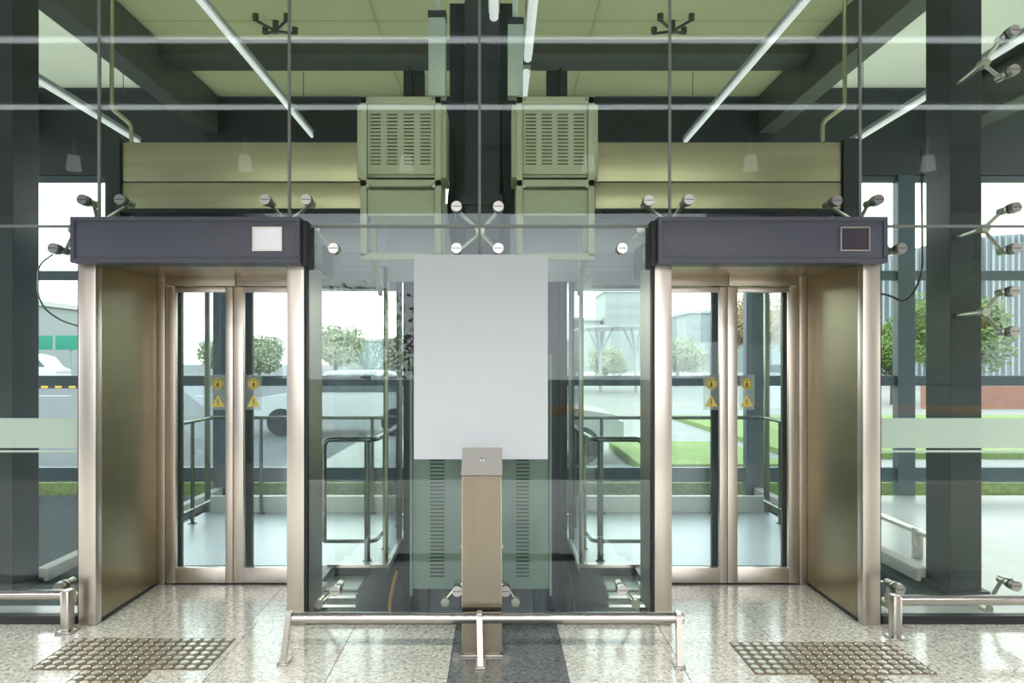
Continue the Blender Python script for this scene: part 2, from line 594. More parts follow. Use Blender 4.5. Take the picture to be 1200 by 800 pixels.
def ibeam(axis, c, a, b, z0, z1, w, m, name):
    t = 0.03
    mb = MB()
    def bx(o0, o1, q0, q1):
        if axis == 'y':
            mb.box(c + o0, c + o1, a, b, q0, q1)
        else:
            mb.box(a, b, c + o0, c + o1, q0, q1)
    bx(-w / 2, w / 2, z0, z0 + t)
    bx(-w / 2, w / 2, z1 - t, z1)
    bx(-0.02, 0.02, z0, z1)
    return struct(mb.build(name, m, smooth=False))


for s, side in ((-1, 'left'), (1, 'right')):
    struct(MB().box(s * 3.53 - 0.11, s * 3.53 + 0.11, 4.8, 9.0, 4.58, 5.14, 0.004).build('beam_' + side, M['beam'], smooth=False))
    ibeam('y', s * 5.9, 4.8, 9.0, 4.55, 5.14, 0.3, M['beam'], 'beam_outer_' + side)
    c = MB()                                              # box column with a projecting fin
    c.box(s * 3.545 - 0.115, s * 3.545 + 0.115, 5.20, 5.50, 0, 5.14, 0.006)
    c.box(s * 3.545 - 0.15, s * 3.545 + 0.15, 5.16, 5.54, 0, 0.03)
    struct(c.build('column_' + side, M['dark'], smooth=False))
struct(MB().box(-3.42, 3.42, 7.40, 7.84, 4.90, 5.05, 0.004).build('beam_cross', M['beam'], smooth=False))
ibeam('x', 4.90, -9, 9, 4.95, 5.14, 0.2, M['beam'], 'beam_front')
struct(MB().box(-14, 14, 9.02, 9.16, 4.06, 5.4).build('beam_rear', M['dark'], smooth=False))
c = MB().box(-0.135, 0.135, 5.45, 5.75, -0.7, 5.05, 0.008)
c.box(-0.16, 0.16, 5.43, 5.445, 2.9, 2.98)
c.box(-0.27, 0.27, 5.76, 5.80, 2.9, 4.6)
c.box(-0.22, 0.22, 5.76, 5.80, 2.5, 2.9)
struct(c.build('column_center', M['dark'], smooth=False))
rw = MB()
for z0, z1 in ((2.73, 2.85), (1.385, 1.515), (0.16, 0.345), (3.98, 4.06)):
    rw.box(-14, 14, 9.04, 9.12, z0, z1, 0.006)
struct(rw.build('trim_transoms', M['slate'], smooth=False))
mx = [-8.6, -3.38, 0.0, 3.38, 5.3, 8.6]
for i, x in enumerate(mx):
    struct(MB().box(x - 0.11, x + 0.11, 9.0, 9.13, 0, 4.06, 0.006).build('trim_mullion_%d' % (i + 1), M['slate'], smooth=False))
for i, (x0, x1) in enumerate(zip([-12] + mx, mx + [12])):
    n += 1
    struct(MB().box(x0 + 0.1, x1 - 0.1, 9.075, 9.085, 0.02, 4.0).build('window_%d' % n, M['glass_in'], smooth=False))

# canopy over the forecourt (behind and above the camera)
cp = MB()
cp.box(-14, 14, -3.4, 4.5, 4.85, 5.0)
cp.box(-14, 14, -3.4, -3.25, 4.33, 4.85)
for y in (-1.2, 1.7, 3.6):
    cp.box(-14, 14, y, y + 0.12, 4.72, 4.86)
struct(cp.build('ceiling_canopy', M['soffit'], smooth=False))

# ------------------------------------------------------------------ lift portals
def portal(s, which):
    def X(a, b):
        return sorted((s * a, s * b))
    t = thing('elevator_portal', which, 'elevator portal', (s * 1.86, YG, 0), 'steel lift portals')
    for a, b in ((1.131, 1.243), (2.475, 2.587)):
        x0, x1 = X(a, b)
        MB().box(x0, x1, 4.585, 4.66, 0.004, 2.345, 0.004).build('jamb', M['steel'], t)
        o0, o1 = X(1.118, 1.130) if a < 2 else X(2.588, 2.603)
        MB().box(o0, o1, 4.605, 4.66, 0.0, 2.40).build('gasket', M['black'], t, smooth=False)
    x0, x1 = X(1.141, 1.243)
    x2, x3 = X(1.2435, 1.262)
    MB().box(x0, x1, 4.661, 5.10, 0.004, 2.345).box(x2, x3, 5.06, 5.404, 0.004, 2.345).build('side_panel', M['panel'], t, smooth=False)
    x0, x1 = X(2.475, 2.577)
    sp = MB().box(x0, x1, 4.661, 5.47, 0.022, 2.345).build('side_panel', M['panel'], t, smooth=False)
    x0, x1 = X(2.470, 2.58)
    MB().box(x0, x1, 4.661, 5.47, 0.0, 0.021).build('skirting', M['black'], t, smooth=False)
    x0, x1 = X(1.244, 1.875)
    x2, x3 = X(1.879, 2.474)
    so = MB().box(x0, x1, 4.60, 5.41, 2.346, 2.37).box(x2, x3, 4.60, 5.41, 2.346, 2.37)
    so.build('soffit_panel', M['bronze'], t, smooth=False)
    tr = MB().box(x0, x1, 5.41, 5.47, 2.275, 2.37, 0.004).box(x2, x3, 5.41, 5.47, 2.275, 2.37, 0.004)
    tr.build('transom_panel', M['bronze'], t)
    x0, x1 = X(2.415, 2.474)
    MB().box(x0, x1, 5.405, 5.47, 0.004, 2.345, 0.003).build('door_reveal', M['steel'], t)
    x0, x1 = X(1.244, 1.33)
    MB().box(x0, x1, 5.405, 5.47, 0.004, 2.345, 0.003).build('door_reveal', M['steel'], t)
    # header box
    hx0, hx1 = X(1.135, 2.585)
    h = MB().box(hx0, hx1, 4.50, 4.70, 2.327, 2.617, 0.003).build('header_box', M['header'], t)
    fr = MB()                                             # raised border round the face
    b = 0.026
    fr.box(hx0, hx1, 4.492, 4.50, 2.327, 2.327 + b)
    fr.box(hx0, hx1, 4.492, 4.50, 2.617 - b, 2.617)
    fr.box(hx0, hx0 + b, 4.492, 4.50, 2.327 + b, 2.617 - b)
    fr.box(hx1 - b, hx1, 4.492, 4.50, 2.327 + b, 2.617 - b)
    fr.build('face_border', M['header'], h, smooth=False)
    cx = W(313, 279, 4.49).x if s < 0 else W(1002.5, 281, 4.49).x
    zz = (2.408, 2.545)
    bz = MB()
    for q in ((cx - 0.094, cx + 0.094, zz[0] - 0.008, zz[0]), (cx - 0.094, cx + 0.094, zz[1], zz[1] + 0.008),
              (cx - 0.094, cx - 0.086, zz[0], zz[1]), (cx + 0.086, cx + 0.094, zz[0], zz[1])):
        bz.box(q[0], q[1], 4.489, 4.50, q[2], q[3])
    bz.build('screen_bezel', M['steel'], h, smooth=False)
    sc = MB().box(cx - 0.086, cx + 0.086, 4.494, 4.50, zz[0], zz[1]).build('display_screen', M['screen' if s < 0 else 'screen_dark'], h, smooth=False)
    sc['label'] = 'pale lit display screen' if s < 0 else 'dark display screen'
    e0, e1 = X(1.10, 1.133)
    MB().box(e0, e1, 4.53, 4.72, 2.31, 2.60, 0.003).build('header_end_cap', M['black'], h)
    MB().cyl((hx1 - 0.013, 4.488, 2.36), (hx1 - 0.013, 4.494, 2.36), 0.005).build('screw', M['black'], h)
    # sill in front of the doors
    x0, x1 = X(1.30, 2.43)
    sl = MB()
    for y in (5.415, 5.437, 5.459):
        sl.box(x0, x1, y, y + 0.014, -0.002, 0.006)
    sl.build('sill_track', M['apron'], t, smooth=False)
    return t


portal(-1, 'steel lift portal with slate header carrying a pale lit display, nearest the parked van')
portal(1, 'steel lift portal with slate header carrying a dark unlit display')


def leaf(x0, x1, meet, label, s):
    """glazed sliding door leaf; meet = +1 when the meeting stile is at x1, -1 at x0"""
    t = thing('elevator_door', label, 'elevator door', ((x0 + x1) / 2, 5.44, 0.01), 'glazed lift door leaves')
    so, sm = 0.072, 0.056
    a, b = (so, sm) if meet > 0 else (sm + 0.02, so)
    y0, y1 = 5.42, 5.46
    fr = MB()
    fr.box(x0, x0 + a, y0, y1, 0.012, 2.268, 0.003)
    fr.box(x1 - b, x1, y0, y1, 0.012, 2.268, 0.003)
    fr.box(x0 + a, x1 - b, y0, y1, 2.228, 2.268, 0.003)
    fr.box(x0 + a, x1 - b, y0, y1, 0.012, 0.128, 0.003)
    fr.build('door_frame', M['steel'], t)
    MB().box(x0 + a, x1 - b, 5.436, 5.444, 0.128, 2.228).build('glass_panel', M['glass_in'], t, smooth=False)
    cx = (x1 - b - 0.062) if meet > 0 else (x0 + a + 0.075)
    st = MB().box(cx - 0.06, cx + 0.06, 5.4335, 5.4355, 1.33, 1.60).build('warning_sticker', M['sticker'], t, smooth=False)
    st['label'] = 'clear film sticker with yellow symbols'
    MB().cyl((cx, 5.4315, 1.53), (cx, 5.4333, 1.53), 0.043, n=24).build('round_symbol', M['yellow'], st)
    tri = [(cx - 0.05, 1.355), (cx + 0.05, 1.355), (cx, 1.445)]
    MB().prism(tri, 'y', 5.4315, 5.4333).build('triangle_symbol', M['yellow'], st, smooth=False)
    mk = MB()
    ring = [(cx + 0.033 * math.cos(a_ * math.pi / 12), 5.431, 1.53 + 0.033 * math.sin(a_ * math.pi / 12)) for a_ in range(25)]
    mk.tube(ring, 0.003, 4)
    mk.box(cx - 0.011, cx + 0.011, 5.4305, 5.4315, 1.508, 1.536)
    mk.box(cx - 0.004, cx + 0.004, 5.4305, 5.4315, 1.536, 1.556)
    mk.box(cx - 0.004, cx + 0.004, 5.4305, 5.4315, 1.378, 1.415)
    mk.box(cx - 0.004, cx + 0.004, 5.4305, 5.4315, 1.365, 1.372)
    mk.build('printed_mark', M['mark'], st, smooth=False)
    return t


leaf(-2.412, -1.902, 1, 'glazed steel lift door leaf beside the bronze side panel of the portal with the pale display', -1)
leaf(-1.898, -1.335, -1, 'glazed steel lift door leaf on the sign side of the portal with the pale display', -1)
leaf(1.335, 1.868, 1, 'glazed steel lift door leaf on the sign side of the portal with the dark display', 1)
leaf(1.872, 2.412, -1, 'glazed steel lift door leaf beside the bronze side panel of the portal with the dark display', 1)

# ------------------------------------------------------------------ lift cabs
def cab(s, label):
    def X(a, b):
        return sorted((s * a, s * b))
    def P(x, y, z):
        return (s * x, y, z)
    t = thing('elevator_cab', label, 'elevator cab', (s * 2.0, 7.0, 0), 'glass lift cabs')
    XI, XO, Y0, Y1, ZT = 0.80, 3.18, 5.93, 8.05, 2.49
    x0, x1 = X(XI, XO)
    MB().box(x0, x1, Y0, Y1, -0.06, 0.0).build('floor_plate', M['tread'], t, smooth=False)
    r = MB().box(x0, x1, Y0, Y1, ZT, ZT + 0.12, 0.01).build('roof', M['cab_roof'], t)
    # roof gear: light box, bracket and skirting beams above the cab
    a0, a1 = X(1.2, 2.6)
    MB().box(a0, a1, 6.4, 7.6, ZT - 0.02, ZT - 0.001).build('ceiling_light', M['lamp_in'], r, smooth=False)
    for ya in (Y0 + 0.1, Y1 - 0.3):
        MB().box(x0, x1, ya, ya + 0.1, ZT + 0.121, ZT + 0.3).build('roof_channel', M['casing'], r, smooth=False)
    # posts
    for (x, y, w) in ((XI, Y0, 0.035), (XI, 6.80, 0.05), (XI, Y1 - 0.05, 0.05), (XO - 0.05, Y0, 0.05), (XO - 0.05, Y1 - 0.05, 0.05)):
        q0, q1 = X(x, x + w)
        MB().box(q0, q1, y, y + w, 0, ZT - 0.001, 0.003).build('corner_post', M['cab'], t)
    # glass walls: short front wall beside the doors, two sides, rear
    q0, q1 = X(XI + 0.036, 1.24)
    MB().box(q0, q1, Y0 + 0.01, Y0 + 0.02, 0.02, ZT - 0.02).build('glass_wall', M['glass_in'], t, smooth=False)
    q0, q1 = X(XI + 0.012, XI + 0.022)
    MB().box(q0, q1, Y0 + 0.05, 6.79, 0.02, ZT - 0.02).build('glass_wall', M['glass_in'], t, smooth=False)
    MB().box(q0, q1, 6.86, Y1 - 0.06, 0.02, ZT - 0.02).build('glass_wall', M['glass_in'], t, smooth=False)
    q0, q1 = X(XO - 0.022, XO - 0.012)
    MB().box(q0, q1, Y0 + 0.06, Y1 - 0.06, 0.02, ZT - 0.02).build('glass_wall', M['glass_in'], t, smooth=False)
    q0, q1 = X(XI + 0.06, XO - 0.06)
    MB().box(q0, q1, Y1 - 0.03, Y1 - 0.02, 0.19, ZT - 0.02).build('glass_wall', M['glass_in'], t, smooth=False)
    MB().box(q0, q1, Y1 - 0.05, Y1 - 0.005, 0.0, 0.18).build('kick_plate', M['kick'], t, smooth=False)
    # bright sill edge along the front and side
    e = MB()
    q0, q1 = X(XI, 1.30)
    e.box(q0, q1, Y0 - 0.02, Y0, -0.015, 0.012)
    q0, q1 = X(XI - 0.015, XI)
    e.box(q0, q1, Y0 - 0.02, 6.80, -0.015, 0.012)
    e.build('sill_edge', M['tube'], t, smooth=False)
    # apron plate below the sill with ledges
    ap = MB()
    q0, q1 = X(XI, 1.30)
    ap.box(q0, q1, Y0 - 0.012, Y0 - 0.002, -0.62, -0.017)
    ap = ap.build('apron', M['apron'], t, smooth=False)
    q0, q1 = X(0.98, 1.30)
    lg = MB()
    lg.box(q0, q1, 5.60, Y0 - 0.013, -0.10, -0.085)
    lg.box(q0, q1, 5.50, 5.585, -0.13, -0.11)
    lg.box(q0, q1, 5.50, 5.58, -0.20, -0.18)
    lg.build('ledge', M['kick'], ap, smooth=False)
    # cab door leaves with dark edges
    for d0, d1 in ((1.36, 1.868), (1.880, 2.425)):
        q0, q1 = X(d0, d1)
        dr = MB()
        wa, wb = (0.028, 0.062) if s > 0 else (0.052, 0.028)
        dr.box(q0, q0 + wa, 5.60, 5.64, 0.02, 2.30)
        dr.box(q1 - wb, q1, 5.60, 5.64, 0.02, 2.30)
        dr.box(q0 + 0.028, q1 - 0.028, 5.60, 5.64, 0.02, 0.06)
        dr.box(q0 + 0.028, q1 - 0.028, 5.60, 5.64, 2.26, 2.30)
        d = dr.build('cab_door', M['cab_door'], t, smooth=False)
        MB().box(q0 + 0.028, q1 - 0.028, 5.617, 5.623, 0.06, 2.26).build('glass_panel', M['glass_in'], d, smooth=False)
    # door operator beam above the doors, bridging sill
    q0, q1 = X(1.25, 3.0)
    MB().box(q0, q1, 5.56, 5.90, 2.38, 2.62, 0.005).build('door_operator', M['cab'], t)
    q0, q1 = X(1.25, 2.5)
    MB().box(q0, q1, 5.56, Y0, -0.05, -0.001).build('cab_sill', M['apron'], t, smooth=False)
    # pale fascia over the cab front, hung from the roof
    q0, q1 = X(XI, 2.98)
    MB().box(q0, q1, Y0 + 0.03, Y0 + 0.06, 2.31, 2.98, 0.003).build('front_fascia', M['cab_roof'], t)
    MB().box(q0, q1, Y0 + 0.022, Y0 + 0.029, 2.31, 2.335).build('edge_strip', M['cab'], t, smooth=False)
    # handrails
    zt, zl = 1.035, 0.165
    h = MB().tube([P(1.365, 6.07, zl), P(1.365, 6.07, zt), P(0.93, 6.07, zt), P(0.90, 6.5, zt), P(0.90, 7.9, zt)], 0.023, 10, 0.07)
    h.tube([P(1.365, 6.07, zl), P(0.93, 6.07, zl), P(0.90, 6.5, zl)], 0.017, 10, 0.07)
    h = h.build('handrail', M['rail'], t)
    for x, y in ((0.995, 6.07), (0.90, 6.45), (0.90, 7.3)):
        MB().cyl(P(x, y, 0), P(x, y, zt - 0.005), 0.026).cyl(P(x, y, 0), P(x, y, 0.012), 0.04).build('rail_post', M['rail'], h)
    zb = 1.07
    h = MB().tube([P(0.93, 7.93, zb), P(3.08, 7.93, zb), P(3.08, 7.0, zb), P(3.08, 6.95, 0.6), P(3.08, 6.95, 0.15), P(3.08, 7.88, 0.15)], 0.020, 10, 0.06)
    h = h.build('handrail', M['rail'], t)
    for x, y in ((1.28, 7.93), (1.95, 7.93), (2.52, 7.93), (3.08, 7.45)):
        MB().cyl(P(x, y, 0), P(x, y, zb - 0.005), 0.02).cyl(P(x, y, 0), P(x, y, 0.012), 0.045).build('rail_post', M['rail'], h)
    return t


cab(-1, 'glass lift cab with tread plate floor behind the portal with the pale display')
cab(1, 'glass lift cab with tread plate floor behind the portal with the dark display')

# ------------------------------------------------------------------ equipment between and above the cabs
def control_cabinet(px0, px1, side, label):
    Y = 5.0
    x0, x1 = W(px0, 0, Y).x, W(px1, 0, Y).x
    zt = W(0, 113, Y).z
    zb = W(0, 300, Y).z
    t = thing('control_cabinet', label, 'control cabinet', ((x0 + x1) / 2, Y + 0.2, zb), 'lift control cabinets')
    fw = 0.045
    fr = MB()
    for xa in (x0 + 0.03, x1 - 0.03 - fw):
        fr.box(xa, xa + fw, Y, Y + 0.04, zb, zt - 0.001, 0.003)
        fr.box(xa, xa + fw, Y + 0.40, Y + 0.44, zb, zt - 0.001, 0.003)
        fr.box(xa, xa + fw, Y + 0.04, Y + 0.40, zb + 0.02, zb + 0.06)
    fr.box(x0 + 0.03, x1 - 0.03, Y, Y + 0.04, zt - 0.05, zt, 0.003)
    for py in (214, 300):
        zz = W(0, py, Y).z
        fr.box(x0 + 0.03, x1 - 0.03, Y, Y + 0.04, zz - 0.025, zz + 0.022, 0.003)
    f = fr.build('frame', M['cabinet'], t)
    MB().box(x0, x1, Y + 0.05, Y + 0.39, W(0, 206, Y).z, zt - 0.04, 0.004).build('housing', M['cabinet'], t)
    xa, xb = x0 + 0.03 + fw + 0.005, x1 - 0.03 - fw - 0.005
    za, zb2 = W(0, 203, Y).z, W(0, 120, Y).z
    lp = MB().box(xa, xb, Y + 0.02, Y + 0.045, za, zb2, 0.003).build('louver_panel', M['cabinet'], t)
    nw = 4
    for c in range(nw):
        cx = xa + (xb - xa) * (c + 0.56) / nw - 0.01
        sl, hd = MB(), MB()
        for r in range(15):
            zz = W(0, 133 + r * 4.15, Y).z
            sl.box(cx - 0.036, cx + 0.036, Y + 0.017, Y + 0.0199, zz - 0.004, zz + 0.002)
            hd.box(cx - 0.038, cx + 0.038, Y + 0.013, Y + 0.0199, zz + 0.002, zz + 0.006)
        sl.build('slot_column', M['cabinet_dark'], lp, smooth=False)
        hd.build('louver_column', M['cabinet'], lp, smooth=False)
    MB().box(xa, xb, Y + 0.02, Y + 0.045, W(0, 252, Y).z, W(0, 222, Y).z, 0.003).build('lower_panel', M['cabinet'], t)
    MB().box(xa - 0.02, xb + 0.02, Y + 0.36, Y + 0.38, W(0, 252, Y).z, W(0, 206, Y).z - 0.001).build('back_panel', M['cabinet'], t, smooth=False)
    MB().box(xa, xb, Y + 0.06, Y + 0.08, W(0, 213, Y).z, W(0, 204, Y).z).build('dark_gap', M['cabinet_dark'], t, smooth=False)
    for px in (px0 + 14, px1 - 14):
        for py in (116, 218):
            p = W(px, py, Y)
            MB().cyl((p.x, Y - 0.008, p.z), (p.x, Y, p.z), 0.012).build('bolt', M['tube'], t)
    # bent feet reaching back to the shaft
    for xa in (x0 + 0.05, x1 - 0.05):
        MB().tube([(xa, Y + 0.42, zb + 0.04), (xa, 5.75, zb - 0.2)], 0.02, 8).build('bracket', M['cabinet'], t)
    return t


control_cabinet(417, 522, -1, 'sage green louvred control cabinet over the glass, on the side of the pale display portal')
control_cabinet(600, 702, 1, 'sage green louvred control cabinet over the glass, on the side of the dark display portal')

for px0, px1, y0, lab in ((502, 522, 12, 'pale teal sheet metal duct rising from the cabinet near the pale display portal'),
                          (595, 613, 20, 'pale teal sheet metal duct rising from the cabinet near the dark display portal')):
    Y = 5.1
    a, b = W(px0, 0, Y).x, W(px1, 0, Y).x
    z1, z0 = W(0, y0, Y).z, W(0, 112, Y).z
    t = thing('cable_duct', lab, 'duct', ((a + b) / 2, Y, z0), 'cable ducts')
    MB().box(a, b, Y, Y + 0.10, z0 + 0.001, z1 - 0.05, 0.003).build('duct_body', M['duct'], t)
    MB().box(a - 0.004, b + 0.004, Y - 0.004, Y + 0.104, z1 - 0.05, z1 + 0.0, 0.003).build('end_collar', M['dark'], t)
    MB().tube([((a + b) / 2, Y + 0.05, z1), ((a + b) / 2, Y + 0.05, 5.049)], 0.02, 8).build('conduit', M['duct'], t)

for s, lab in ((-1, 'olive brushed steel fascia box above the pale display portal'), (1, 'olive brushed steel fascia box above the dark display portal')):
    def X(a, b):
        return sorted((s * a, s * b))
    Y = 5.3
    t = thing('fascia_box', lab, 'fascia', (s * 1.8, Y + 0.2, 2.82), 'lift shaft fascia boxes')
    x0, x1 = X(0.845 if s > 0 else 0.89, 2.68)
    MB().box(x0, x1, Y, Y + 0.02, 3.042, 3.335, 0.003).build('upper_panel', M['fascia'], t)
    MB().box(x0, x1, Y, Y + 0.02, 2.84, 3.034, 0.003).build('lower_panel', M['fascia'], t)
    MB().box(x0, x1, Y + 0.02, Y + 0.5, 2.83, 3.335, 0.003).build('box_body', M['beam'], t)
    x0, x1 = X(0.91, 2.66)
    MB().box(x0, x1, Y - 0.03, Y + 0.2, 2.805, 2.829).build('bottom_lip', M['black'], t, smooth=False)
    x0, x1 = X(2.69, 2.80)
    MB().box(x0, x1, Y - 0.02, Y + 0.15, 0.0, 3.36, 0.003).build('end_post', M['dark'], t)
    # bent pipe on top of the fascia's outer end
    pp = [W(131, 127, 5.5), W(154, 146, 5.5), W(154, 168, 5.5)]
    if s > 0:
        pp = [W(990, 124, 5.5), W(964, 143, 5.5), W(964, 165, 5.5)]
    q = [pp[0] + Vector((0, 0, 1.2 if s > 0 else 0.9)), pp[0], pp[1], pp[2]]
    o = MB().tube(q, 0.016, 8, 0.04).build('bent_pipe', M['fascia'])
    tag(o, 'thin bent pipe at the column end of the fascia above the %s display portal' % ('pale' if s < 0 else 'dark'), 'pipe', 'bent pipes')

# lower equipment box behind the sign board
t = thing('equipment_box', 'grey green equipment box with two slot columns behind the sign and pedestal', 'equipment box', (0, 5.0, 0.1), None)
x0, x1 = W(482, 0, 5.0).x, W(645, 0, 5.0).x
b = MB()
b.box(x0, x1, 5.0, 5.38, 0.10, 1.75, 0.01)
b.build('housing', M['box'], t)
for px0, px1 in ((504, 521), (605, 620)):
    a, c = W(px0, 0, 5.0).x, W(px1, 0, 5.0).x
    sl = MB()
    for r in range(46):
        z = 0.19 + r * 0.0262
        sl.box(a, c, 4.993, 4.9995, z, z + 0.008)
    sl.build('slot_column', M['cabinet_dark'], t, smooth=False)
for x in (x0, x1):
    MB().box(x - 0.008, x + 0.008, 4.975, 5.0, 0.06, 1.75).build('edge_flange', M['box'], t, smooth=False)
for x in (x0 + 0.08, x1 - 0.08):
    MB().box(x - 0.03, x + 0.03, 5.08, 5.3, -0.70, 0.10).build('leg', M['dark'], t, smooth=False)
for s in (-1, 1):
    o = MB()
    o.tube([(s * 0.56, 5.2, -0.68), (s * 0.60, 5.15, -0.3), (s * 0.68, 5.2, -0.12), (s * 0.66, 5.3, 0.05), (s * 0.64, 5.36, 0.12)], 0.012, 8, 0.15)
    o = o.build('power_cable', M['cable' if s < 0 else 'black'])
    tag(o, '%s cable bending up from the pit beside the equipment box' % ('ochre' if s < 0 else 'black'), 'cable', 'pit cables')
for s, pts in ((-1, [(532, 150), (534, 200), (530, 240), (535, 290)]), (1, [(585, 130), (583, 190), (587, 240), (583, 285)])):
    o = MB()
    for k in range(4):
        o.tube([W(px + s * k * 1.5 + random.uniform(-1, 1), py, 5.53) for px, py in pts], 0.011, 7, 0.1)
    o = o.build('cable_bundle', M['black'])
    tag(o, 'bundle of black cables between the %s control cabinet and the middle column' % ('pale-portal' if s < 0 else 'dark-portal'), 'cable', 'cable bundles')
struct(MB().box(-0.79, 0.79, 5.86, 5.90, 2.36, 3.0, 0.003).box(-0.04, 0.04, 5.802, 5.86, 2.55, 2.7).build('wall_shaft', M['cab_roof']))
# dark guide posts of the shaft each side of the box
for s in (-1, 1):
    o = MB().box(s * 0.69 - 0.10, s * 0.69 + 0.10, 6.85, 6.95, -0.7, 4.5).box(s * 0.72 - 0.012, s * 0.72 + 0.012, 6.78, 6.95, -0.7, 4.5)
    o = o.build('guide_rail', M['dark'], smooth=False)
    tag(o, 'dark upright guide rail beside the cab behind the %s display portal' % ('pale' if s < 0 else 'dark'), 'guide rail', 'lift guide rails')

# ------------------------------------------------------------------ light strips
def strip(name, p, q, label, m, w=0.05, group='tube lights', parts=True):
    t = thing(name, label, 'tube light', p, group)
    d = Vector(q) - Vector(p)
    MB().tube([p, q], w * 0.5, 10).build('lamp_tube', m, t)
    up = Vector((0, 0, 0.04))
    if abs(d.x) > abs(d.y):
        MB().box(p[0], q[0], p[1] - w * .6, p[1] + w * .6, p[2] + 0.028, p[2] + 0.07).build('lamp_casing', M['casing'], t, smooth=False)
        for x in (p[0] * .9 + q[0] * .1, p[0] * .1 + q[0] * .9):
            MB().cyl((x, p[1], p[2] + 0.07), (x, p[1], 4.85), 0.008, n=6).build('hanger', M['dark'], t)
    else:
        MB().box(p[0] - w * .6, p[0] + w * .6, p[1], q[1], p[2] + 0.028, p[2] + 0.07).build('lamp_casing', M['casing'], t, smooth=False)
        for y in (p[1] * .9 + q[1] * .1, p[1] * .1 + q[1] * .9):
            MB().cyl((p[0], y, p[2] + 0.07), (p[0], y, 5.049 if abs(p[0]) < 3.4 else 5.159), 0.004, n=6).build('hanger', M['dark'], t)
    return t


for x, zl, lab in ((-4.22, 4.34, 'slim tube light running back beyond the column nearest the parked van'),
                   (-2.13, 4.42, 'slim tube light running back over the pale display portal'),
                   (2.38, 4.34, 'slim tube light running back over the dark display portal'),
                   (4.35, 4.30, 'slim tube light running back beyond the column by the striped building')):
    strip('tube_light', (x, 4.95, zl), (x, 8.6, zl), lab, M['lamp_in'], 0.042, 'hall tube lights')
for i, (x, y0, y1) in enumerate(((0.09, 5.0, 6.2), (0.09, 6.5, 7.6), (0.38, 5.0, 6.2), (0.38, 6.5, 7.6))):
    lab = ('nearer' if y0 < 6 else 'farther') + ' short tube light ' + ('beside the middle column' if x < .2 else 'over the teal duct by the dark-portal cabinet')
    strip('short_tube_light', (x, y0, 4.34), (x, y1, 4.34), lab, M['lamp_in'], 0.07, 'short tube lights')
strip('canopy_tube_light', (-9, 2.63, 4.70), (9, 2.63, 4.70), 'long tube light under the canopy, the one nearer the glass', M['lamp'], 0.046, 'canopy tube lights')
strip('canopy_tube_light', (-9, 0.85, 4.70), (9, 0.85, 4.70), 'long tube light under the canopy, the one farther from the glass', M['lamp'], 0.05, 'canopy tube lights')
for i, px in enumerate((86, 287, 476, 690, 880, 1088)):
    x = CX + (px - 583) * 10.06 / F
    t = thing('pendant_lamp', 'small white pendant lamp under the canopy, %s from the van side' % ('first', 'second', 'third', 'fourth', 'fifth', 'sixth')[i], 'lamp', (x, -0.8, 4.4), 'canopy pendant lamps')
    MB().cyl((x, -0.8, 4.40), (x, -0.8, 4.60), 0.10, 0.075, 14).build('shade', M['pendant'], t)
    MB().cyl((x, -0.8, 4.60), (x, -0.8, 4.85), 0.02, n=8).build('stem', M['casing'], t)
    ld = bpy.data.lights.new('pendant_light', 'SPOT')
    ld.energy = 520
    ld.spot_size = math.radians(150)
    ld.spot_blend = 0.6
    ld.shadow_soft_size = 0.09
    ld.color = (1.0, 0.97, 0.92)
    lo = bpy.data.objects.new('pendant_light', ld)
    COL.objects.link(lo)
    lo.location = (x, -0.8, 4.38)

# ------------------------------------------------------------------ spider fittings
def spider(label, hub, pads, yh=4.84, back=None, r=0.036, front=True, arm_r=0.013):
    hx, hz = hub
    t = thing('spider_fitting', label, 'glass fitting', (hx, YG, hz), 'glass spider fittings')
    h = MB().cyl((hx, yh - 0.035, hz), (hx, yh + 0.03, hz), 0.03)
    if back:
        h.cyl((hx, yh + 0.03, hz), (hx + back[0], back[1], hz + back[2]), 0.018)
    h.build('hub', M['rod'], t)
    for px, pz in pads:
        MB().tube([(hx, yh, hz), (px, 4.735, pz)], arm_r, 10).cyl((px, 4.70, pz), (px, 4.76, pz), 0.024).build('arm', M['rod'], t)
        c = MB()
        c.cyl((px, 4.595, pz), (px, YG - 0.0005, pz), r * 0.94, r, 24)
        c.cyl((px, YG - 0.0005, pz), (px, 4.70, pz), 0.014)
        c.cyl((px, YG + 0.0155, pz), (px, 4.672, pz), r, r * .9, 24)
        c = c.build('clamp_disc', M['bright'], t)
        MB().box(px - r * .8, px + r * .8, 4.5935, 4.596, pz - 0.002, pz + 0.002).build('slot', M['black'], c, smooth=False)
    return t


def G(px, py):
    w = W(px, py, YG - 0.02)
    return (w.x, w.z)


